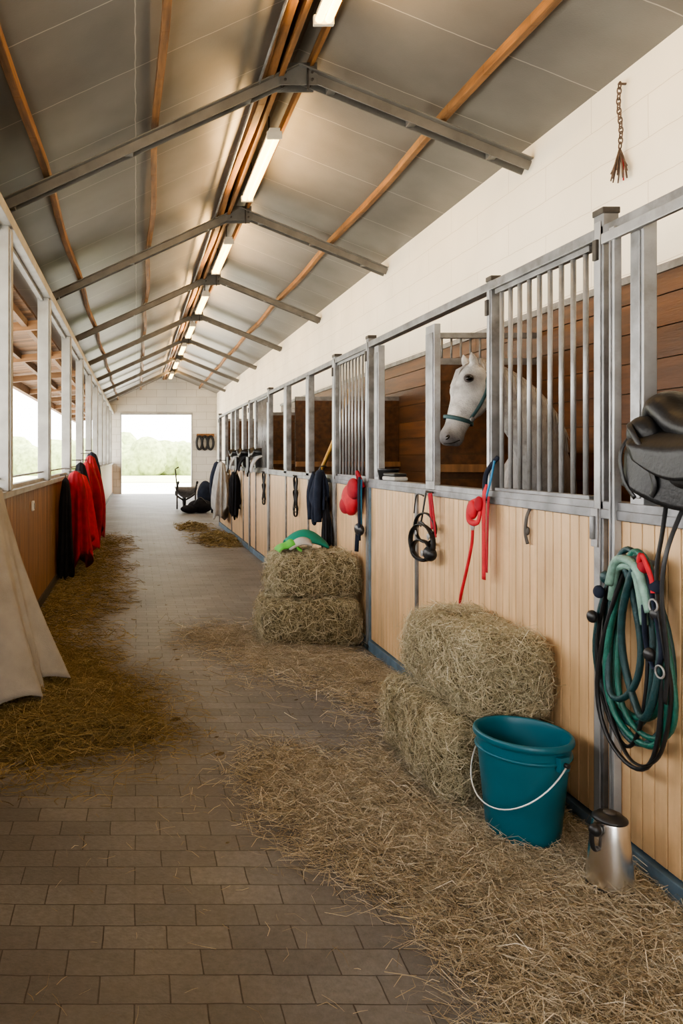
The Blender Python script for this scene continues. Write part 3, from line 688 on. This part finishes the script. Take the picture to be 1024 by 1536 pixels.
b.tube(catmull([(xw-.03,2.76+RY,.98),(xw-.045,2.70+RY,1.10),(xw-.045,2.61+RY,1.10),(xw-.04,2.57+RY,.93)],8),.013,'hosel',10)
b.build('rope_coils',e)
b=MB()
def off(pts): return [(x,y+RY,z) for x,y,z in pts]
b.tube(catmull(off([(xw,2.52,1.36),(xw-.03,2.50,1.25),(xw-.05,2.50,1.10),(xw-.05,2.47,.9),(xw-.03,2.46,.72),(xw-.03,2.52,.50),(xw-.03,2.66,.44),(xw-.02,2.80,.60),(xw-.02,2.86,.85),(xw-.02,2.78,1.00),(xw-.02,2.66,1.12)]),8),(.008,.004),'leather',8,ref=(1,0,0))
b.tube(catmull(off([(xw+.02,2.46,1.36),(xw-.05,2.45,1.2),(xw-.06,2.46,1.05),(xw-.05,2.45,.85),(xw-.05,2.46,.70)]),8),(.009,.005),'leather',8,ref=(0,1,0))
b.tube(catmull(off([(xw-.04,2.55,1.10),(xw-.055,2.50,1.0),(xw-.055,2.47,.86),(xw-.05,2.51,.80),(xw-.05,2.55,.88),(xw-.05,2.56,1.0)]),8),(.009,.005),'navy',8,ref=(1,0,0))
for y,z,m in((2.76,1.06,'hosed'),(2.56,1.13,'redc'),(2.50,1.07,'navy'),(2.50,.98,'black'),(2.84,.90,'black'),(2.80,1.0,'navy'),(2.53,.84,'black')):
    b.ell((xw-.05,y+RY,z),(.018,.022,.024),m)
b.tube(catmull(off([(xw-.06,2.57,1.14),(xw-.07,2.54,1.17),(xw-.06,2.51,1.10),(xw-.06,2.50,1.05)]),8),(.010,.006),'red',8,ref=(0,1,0))
for y,z in((2.50,1.01),(2.47,.80)):
    pts=[(xw-.06,y+RY+.02*math.cos(2*math.pi*k/16),z+.02*math.sin(2*math.pi*k/16)) for k in range(16)]; b.tube(pts,.0035,'galvl',6,closed=True)
b.cyl((XF-.02,2.64+RY,1.13),(xw-.07,2.64+RY,1.15),.009,'galv',seg=10)
b.build('straps_and_hook',e)
b=MB(); b.bb(XF-.045,XF-.03,2.83,2.87,1.15,1.3,'galvl'); b.cyl((XF-.05,2.85,1.18),(XF-.05,2.85,1.27),.01,'galv'); b.build('door_latch',bevel=.002)
def halter(name,y,zt,m1,m2,s=1.):
    e=empty(name,(1.75,y,zt)); b=MB(); x=XF-.05
    b.cyl((XF-.01,y,zt),(x-.03,y,zt+.01),.007,'galvd',seg=8)
    b.tube(catmull([(x-.02,y-.03,zt),(x-.02,y-.05*s,zt-.10*s),(x-.02,y-.07*s,zt-.20*s)],6),(.018,.005),m2,8,ref=(0,1,0))
    b.tube(catmull([(x-.02,y-.06,zt),(x-.03,y-.11*s,zt-.10*s),(x-.02,y-.12*s,zt-.24*s)],6),(.010,.005),m2,8,ref=(0,1,0))
    b.tube(catmull([(x-.02,y+.02,zt),(x-.02,y+.06*s,zt-.10*s),(x-.02,y+.10*s,zt-.20*s)],6),(.010,.004),m1,8,ref=(0,1,0))
    b.tube(catmull([(x-.02,y+.05,zt-.02),(x-.02,y+.16*s,zt-.02*s),(x-.02,y+.20*s,zt-.13*s)],6),.004,m1,8)
    for dz,ry,rz,dx,w in((-.20,.10,.085,0,.012),(-.28,.12,.10,-.02,.016),(-.33,.09,.06,-.02,.018)):
        pts=[(x-.03+dx-.02*math.cos(a),y+.01+ry*s*math.cos(a),zt+dz*s+rz*s*math.sin(a)) for a in [2*math.pi*k/26 for k in range(26)]]
        b.tube(pts,(w,.006),m1,8,closed=True,ref=(1,0,0))
    b.tube(catmull([(x-.03,y+.11*s,zt-.20*s),(x-.05,y+.02,zt-.17*s),(x-.03,y-.09*s,zt-.22*s)],6),(.011,.005),m1,8,ref=(0,0,1))
    for dy,dz in((-.09,-.24),(.10,-.24),(.0,-.345)): b.ell((x-.052,y+dy*s,zt+dz*s),(.006,.02,.02),'galvl')
    b.ell((x-.03,y-.06*s,zt-.34*s),(.035,.06*s,.045),m1)
    b.build('straps',e)
halter('black_halter',4.42,1.28,'leather','redc',1.05)
b_e=empty('red_halter_with_lead',(1.75,3.83,1.3)); b=MB(); x=XF-.05
def o2(p): return [(a,q-.07,c_) for a,q,c_ in p]
b.tube(catmull(o2([(x+.05,3.76,1.50),(x,3.78,1.42),(x-.01,3.78,1.33),(x,3.79,1.28)]),6),[(.018,.010)]*19,'navy',8,ref=(0,1,0))
b.tube(catmull(o2([(x+.0,3.70,1.48),(x-.01,3.72,1.38),(x-.015,3.76,1.29)]),6),[(.007,.005)]*13,'blue',8,ref=(0,1,0))
b.tube(catmull(o2([(x-.01,3.77,1.36),(x-.02,3.77,1.28),(x-.02,3.77,1.1),(x-.02,3.77,.88)]),6),(.020,.005),'red',8,ref=(0,1,0))
b.tube(catmull(o2([(x-.01,3.74,1.30),(x-.02,3.73,1.15),(x-.02,3.74,.92)]),6),(.010,.004),'redc',8,ref=(0,1,0))
b.tube(catmull(o2([(x-.02,3.80,1.28),(x-.03,3.90,1.25),(x-.04,3.89,1.17),(x-.03,3.81,1.17),(x-.02,3.80,1.28)]),8),[(.016,.008)]*33,'red',10)
b.ell((x-.03,3.80,1.225),(.022,.04,.05),'red'); b.ell((x-.03,3.73,1.26),(.02,.03,.04),'redc')
b.tube(catmull(o2([(x-.03,3.87,1.16),(x-.03,3.88,1.05),(x-.04,3.92,.9),(x-.05,3.96,.77),(x-.04,4.0,.70)]),8),.008,'red',8)
b.ell((x-.03,3.80,1.14),(.012,.010,.025),'galvl'); b.build('straps',b_e)
e=empty('red_grooming_bag',(1.72,6.0,1.2)); b=MB(); B=-.16
b.ell((XF-.08,6.13+B,1.15),(.06,.17,.13),'red'); b.ell((XF-.09,6.02+B,1.24),(.045,.11,.09),'redc'); b.ell((XF-.11,6.18+B,1.10),(.04,.10,.07),'redc')
b.tube(catmull([(XF-.05,6.0+B,1.28),(XF-.08,5.95+B,1.38),(XF-.05,5.88+B,1.26)],8),.014,'redc',8)
b.tube(catmull([(XF-.07,5.90+B,1.32),(XF-.08,5.88+B,1.1),(XF-.07,5.90+B,.95)],6),(.035,.012),'blue',8,ref=(0,1,0))
b.tube(catmull([(XF-.09,5.86+B,1.34),(XF-.10,5.84+B,1.2),(XF-.09,5.86+B,.85)],6),(.02,.010),'navy',8,ref=(0,1,0))
b.ell((XF-.08,5.90+B,.93),(.03,.09,.05),'black'); b.tube([(XF-.07,5.97+B,.95),(XF-.08,5.97+B,.75)],(.03,.015),'navy',8,ref=(0,1,0))
b.build('bag_and_brush',e)
garment('navy_jacket',(XF-.10,6.88,0),.34,.15,1.38,1.02,'navy',1.,'navy'); garment('black_stable_trousers',(XF-.08,6.74,0),.16,.08,1.1,.58,'blackc',2.)
b=MB(); b.tube(catmull([(XF-.02,3.36,1.26),(XF-.035,3.36,1.22),(XF-.035,3.37,1.15),(XF-.03,3.36,1.10)],6),[(.012,.005)]*19,'galvd',8,ref=(0,1,0)); b.ell((XF-.03,3.36,1.16),(.008,.014,.02),'galvd'); b.build('iron_latch_hook')
b=MB(); b.bb(XF-.05,XF+.05,5.05,5.3,1.331,1.36,'wcloth'); b.bb(XF-.045,XF+.045,5.06,5.29,1.36,1.385,'black'); b.build('body_brush',bevel=.01)
b=MB(); b.lathe([(0,0),(.06,0),(.075,.07),(.08,.08),(.07,.08),(.06,.01),(0,.01)],(XF+.02,5.37,1.331),'black',24); b.build('feed_bowl')
e=empty('green_saddle_pad',(1.25,6.0,.78)); b=MB()
b.grid(lambda u,v:(1.22+.33*u,5.92+.20*v,.735+.16*math.sin(math.pi*(.12+.72*(1-u)))*(.45+.55*math.sin(math.pi*v)) ),16,12,'grn')
b.grid(lambda u,v:(1.14+.18*u,5.86+.20*v,.735+.08*math.sin(math.pi*u*.9)*(.6+.4*math.sin(math.pi*v))+.01*math.sin(u*12)),16,12,'lime')
b.grid(lambda u,v:(1.22+.18*u,5.85+.08*v,.735+.11*math.sin(math.pi*(.3+.6*(1-u)))*(.6+.4*v)),12,8,'wcloth')
b.build('pads',e,solid=.018)
def ledgesaddle(y,mat,mat2):
    e=empty('saddle_on_ledge',(XF,y,1.4)); b=MB()
    b.grid(lambda u,v:(XF+.16*math.sin((v-.5)*3.0),y+(u-.5)*.6,1.50-.24*abs(2*v-1)**1.7+.03*math.sin(u*5)),14,20,mat2)
    sp=catmull([(XF,y-.26,1.58),(XF,y-.12,1.54),(XF,y+.1,1.53),(XF,y+.22,1.58),(XF,y+.26,1.60)],6)
    b.tube(sp,[(.04,.12)]*len(sp),mat,16,ref=(0,0,1))
    b.grid(lambda u,v:(XF-.17-.015*math.sin(u*6),y+(u-.5)*.30,1.5-.30*v*(.7+.3*math.sin(u*3))),12,12,mat)
    b.build('saddle_parts',e,solid=.02)
ledgesaddle(10.9,'leather','wcloth'); ledgesaddle(12.2,'leather','blackc'); ledgesaddle(13.3,'leather','wcloth')
def bridle(y,zt=1.28,l=.5):
    e=empty('black_bridle',(XF-.05,y,zt-.3)); b=MB(); x=XF-.045
    for ry,rz,dz in((.07,l*.45,-l*.45),(.10,l*.25,-l*.55),(.04,l*.35,-l*.35)):
        pts=[(x-.01*math.sin(3*a),y+ry*math.sin(a),zt+dz+rz*math.cos(a)) for a in [2*math.pi*k/28 for k in range(28)]]
        b.tube(pts,(.011,.006),'leather',8,closed=True,ref=(1,0,0))
    b.cyl((XF,y,zt),(x-.03,y,zt+.01),.008,'galvd',seg=8); b.build('straps',e)
for y in(8.2,10.25): bridle(y)
garment('black_rain_coat',(XF-.12,12.75,0),.26,.20,1.25,.55,'blackc',3.); garment('grey_horse_rug',(XF-.16,14.4,0),.6,.32,1.4,.4,'wcloth',5.)
garment('navy_horse_rug',(XF-.14,15.4,0),.5,.26,1.4,.4,'navy',6.)
e=empty('black_duffel_bag',(1.6,19.6,.0)); b=MB()
b.ell((1.70,19.6,.18),(.34,.30,.18),'blackc'); b.ell((1.42,19.5,.11),(.26,.2,.11),'blackc'); b.ell((1.86,19.9,.45),(.22,.26,.40),'navy')
b.tube(catmull([(1.5,19.4,.2),(1.66,19.3,.42),(1.85,19.4,.26)],8),.02,'black',8); b.build('bags',e)
e=empty('wheelbarrow',(1.35,21,0)); b=MB()
b.grid(lambda u,v:(1.10+.62*u,20.7+.8*v,.62-.30*(max(math.sin(math.pi*u),0)**.5)*(max(math.sin(math.pi*v),0)**.4 if 0<v<1 else 0)),14,14,'galv')
for x in(1.14,1.66):
    b.tube(catmull([(x,20.2,.78),(x,20.6,.62),(x,21.3,.40),(1.40,21.65,.2)],6),.022,'galvd',8)
    b.tube([(x,20.75,.55),(x,20.72,.02)],.018,'galvd',8); b.tube([(x,20.1,.80),(x,20.25,.76)],.03,'black',10)
b.tube([(1.40,21.65+.19*math.cos(a),.2+.16*math.sin(a)) for a in [2*math.pi*k/24 for k in range(24)]],.04,'black',10,closed=True)
b.tube([(1.16,20.9,.5),(1.10,20.95,1.15),(1.2,20.95,1.2)],.016,'galvd',8)
b.build('tray_and_frame',e,solid=.01)
e=empty('hanging_harness',(2.75,YE-.15,1.8)); b=MB()
b.bb(2.4,3.1,YE-.05,YE-.002,2.3,2.42,'purl')
for x in(2.5,2.72,2.95):
    b.tube([(x+.11*math.cos(a),YE-.12,2.05+.26*math.sin(a)) for a in [2*math.pi*k/24 for k in range(24)]],.05,'leather',10,closed=True)
    b.tube([(x,YE-.01,2.36),(x,YE-.16,2.34)],.012,'galvd',8)
b.build('collars',e)
e=empty('hedge',(0,60,0)); b=MB()
for i in range(70):
    x=-22+i*.9+random.uniform(-.5,.5); r=random.uniform(1.2,2.2); b.ell((x,62+random.uniform(-2,2),random.uniform(.6,1.6)),(r,r,r*random.uniform(.8,1.25)),'leaf',seg=14,rings=9)
ob=b.build('foliage',e); tex=bpy.data.textures.new('leafn','CLOUDS'); tex.noise_scale=.5; q=ob.modifiers.new('d','DISPLACE'); q.texture=tex; q.strength=.6
# ------------------------------------------------------------------ light / world / camera
w=bpy.data.worlds.new('World'); sc.world=w; w.use_nodes=True; bg=w.node_tree.nodes['Background']; bg.inputs['Color'].default_value=(1.,.985,.95,1); bg.inputs['Strength'].default_value=9.5
s=bpy.data.lights.new('sun','SUN'); s.energy=16; s.angle=.02; s.color=(1,.95,.86); so=bpy.data.objects.new('sun',s); so.location=(20,10,30); so.rotation_euler=(math.radians(-10),math.radians(38),0); sc.collection.objects.link(so)
cd=bpy.data.cameras.new('camera'); co=bpy.data.objects.new('camera',cd); sc.collection.objects.link(co); co.location=(0,0,1.5); co.rotation_euler=(math.radians(90),0,0)
cd.sensor_fit='AUTO'; cd.sensor_width=36; cd.lens=F/1536*36; cd.shift_x=(512-205)/1536; cd.shift_y=-(768-685)/1536; cd.clip_end=500; cd.clip_start=.05
sc.camera=co
sc.view_settings.view_transform='AgX'; sc.view_settings.look='AgX - Medium High Contrast'; sc.view_settings.exposure=-.12
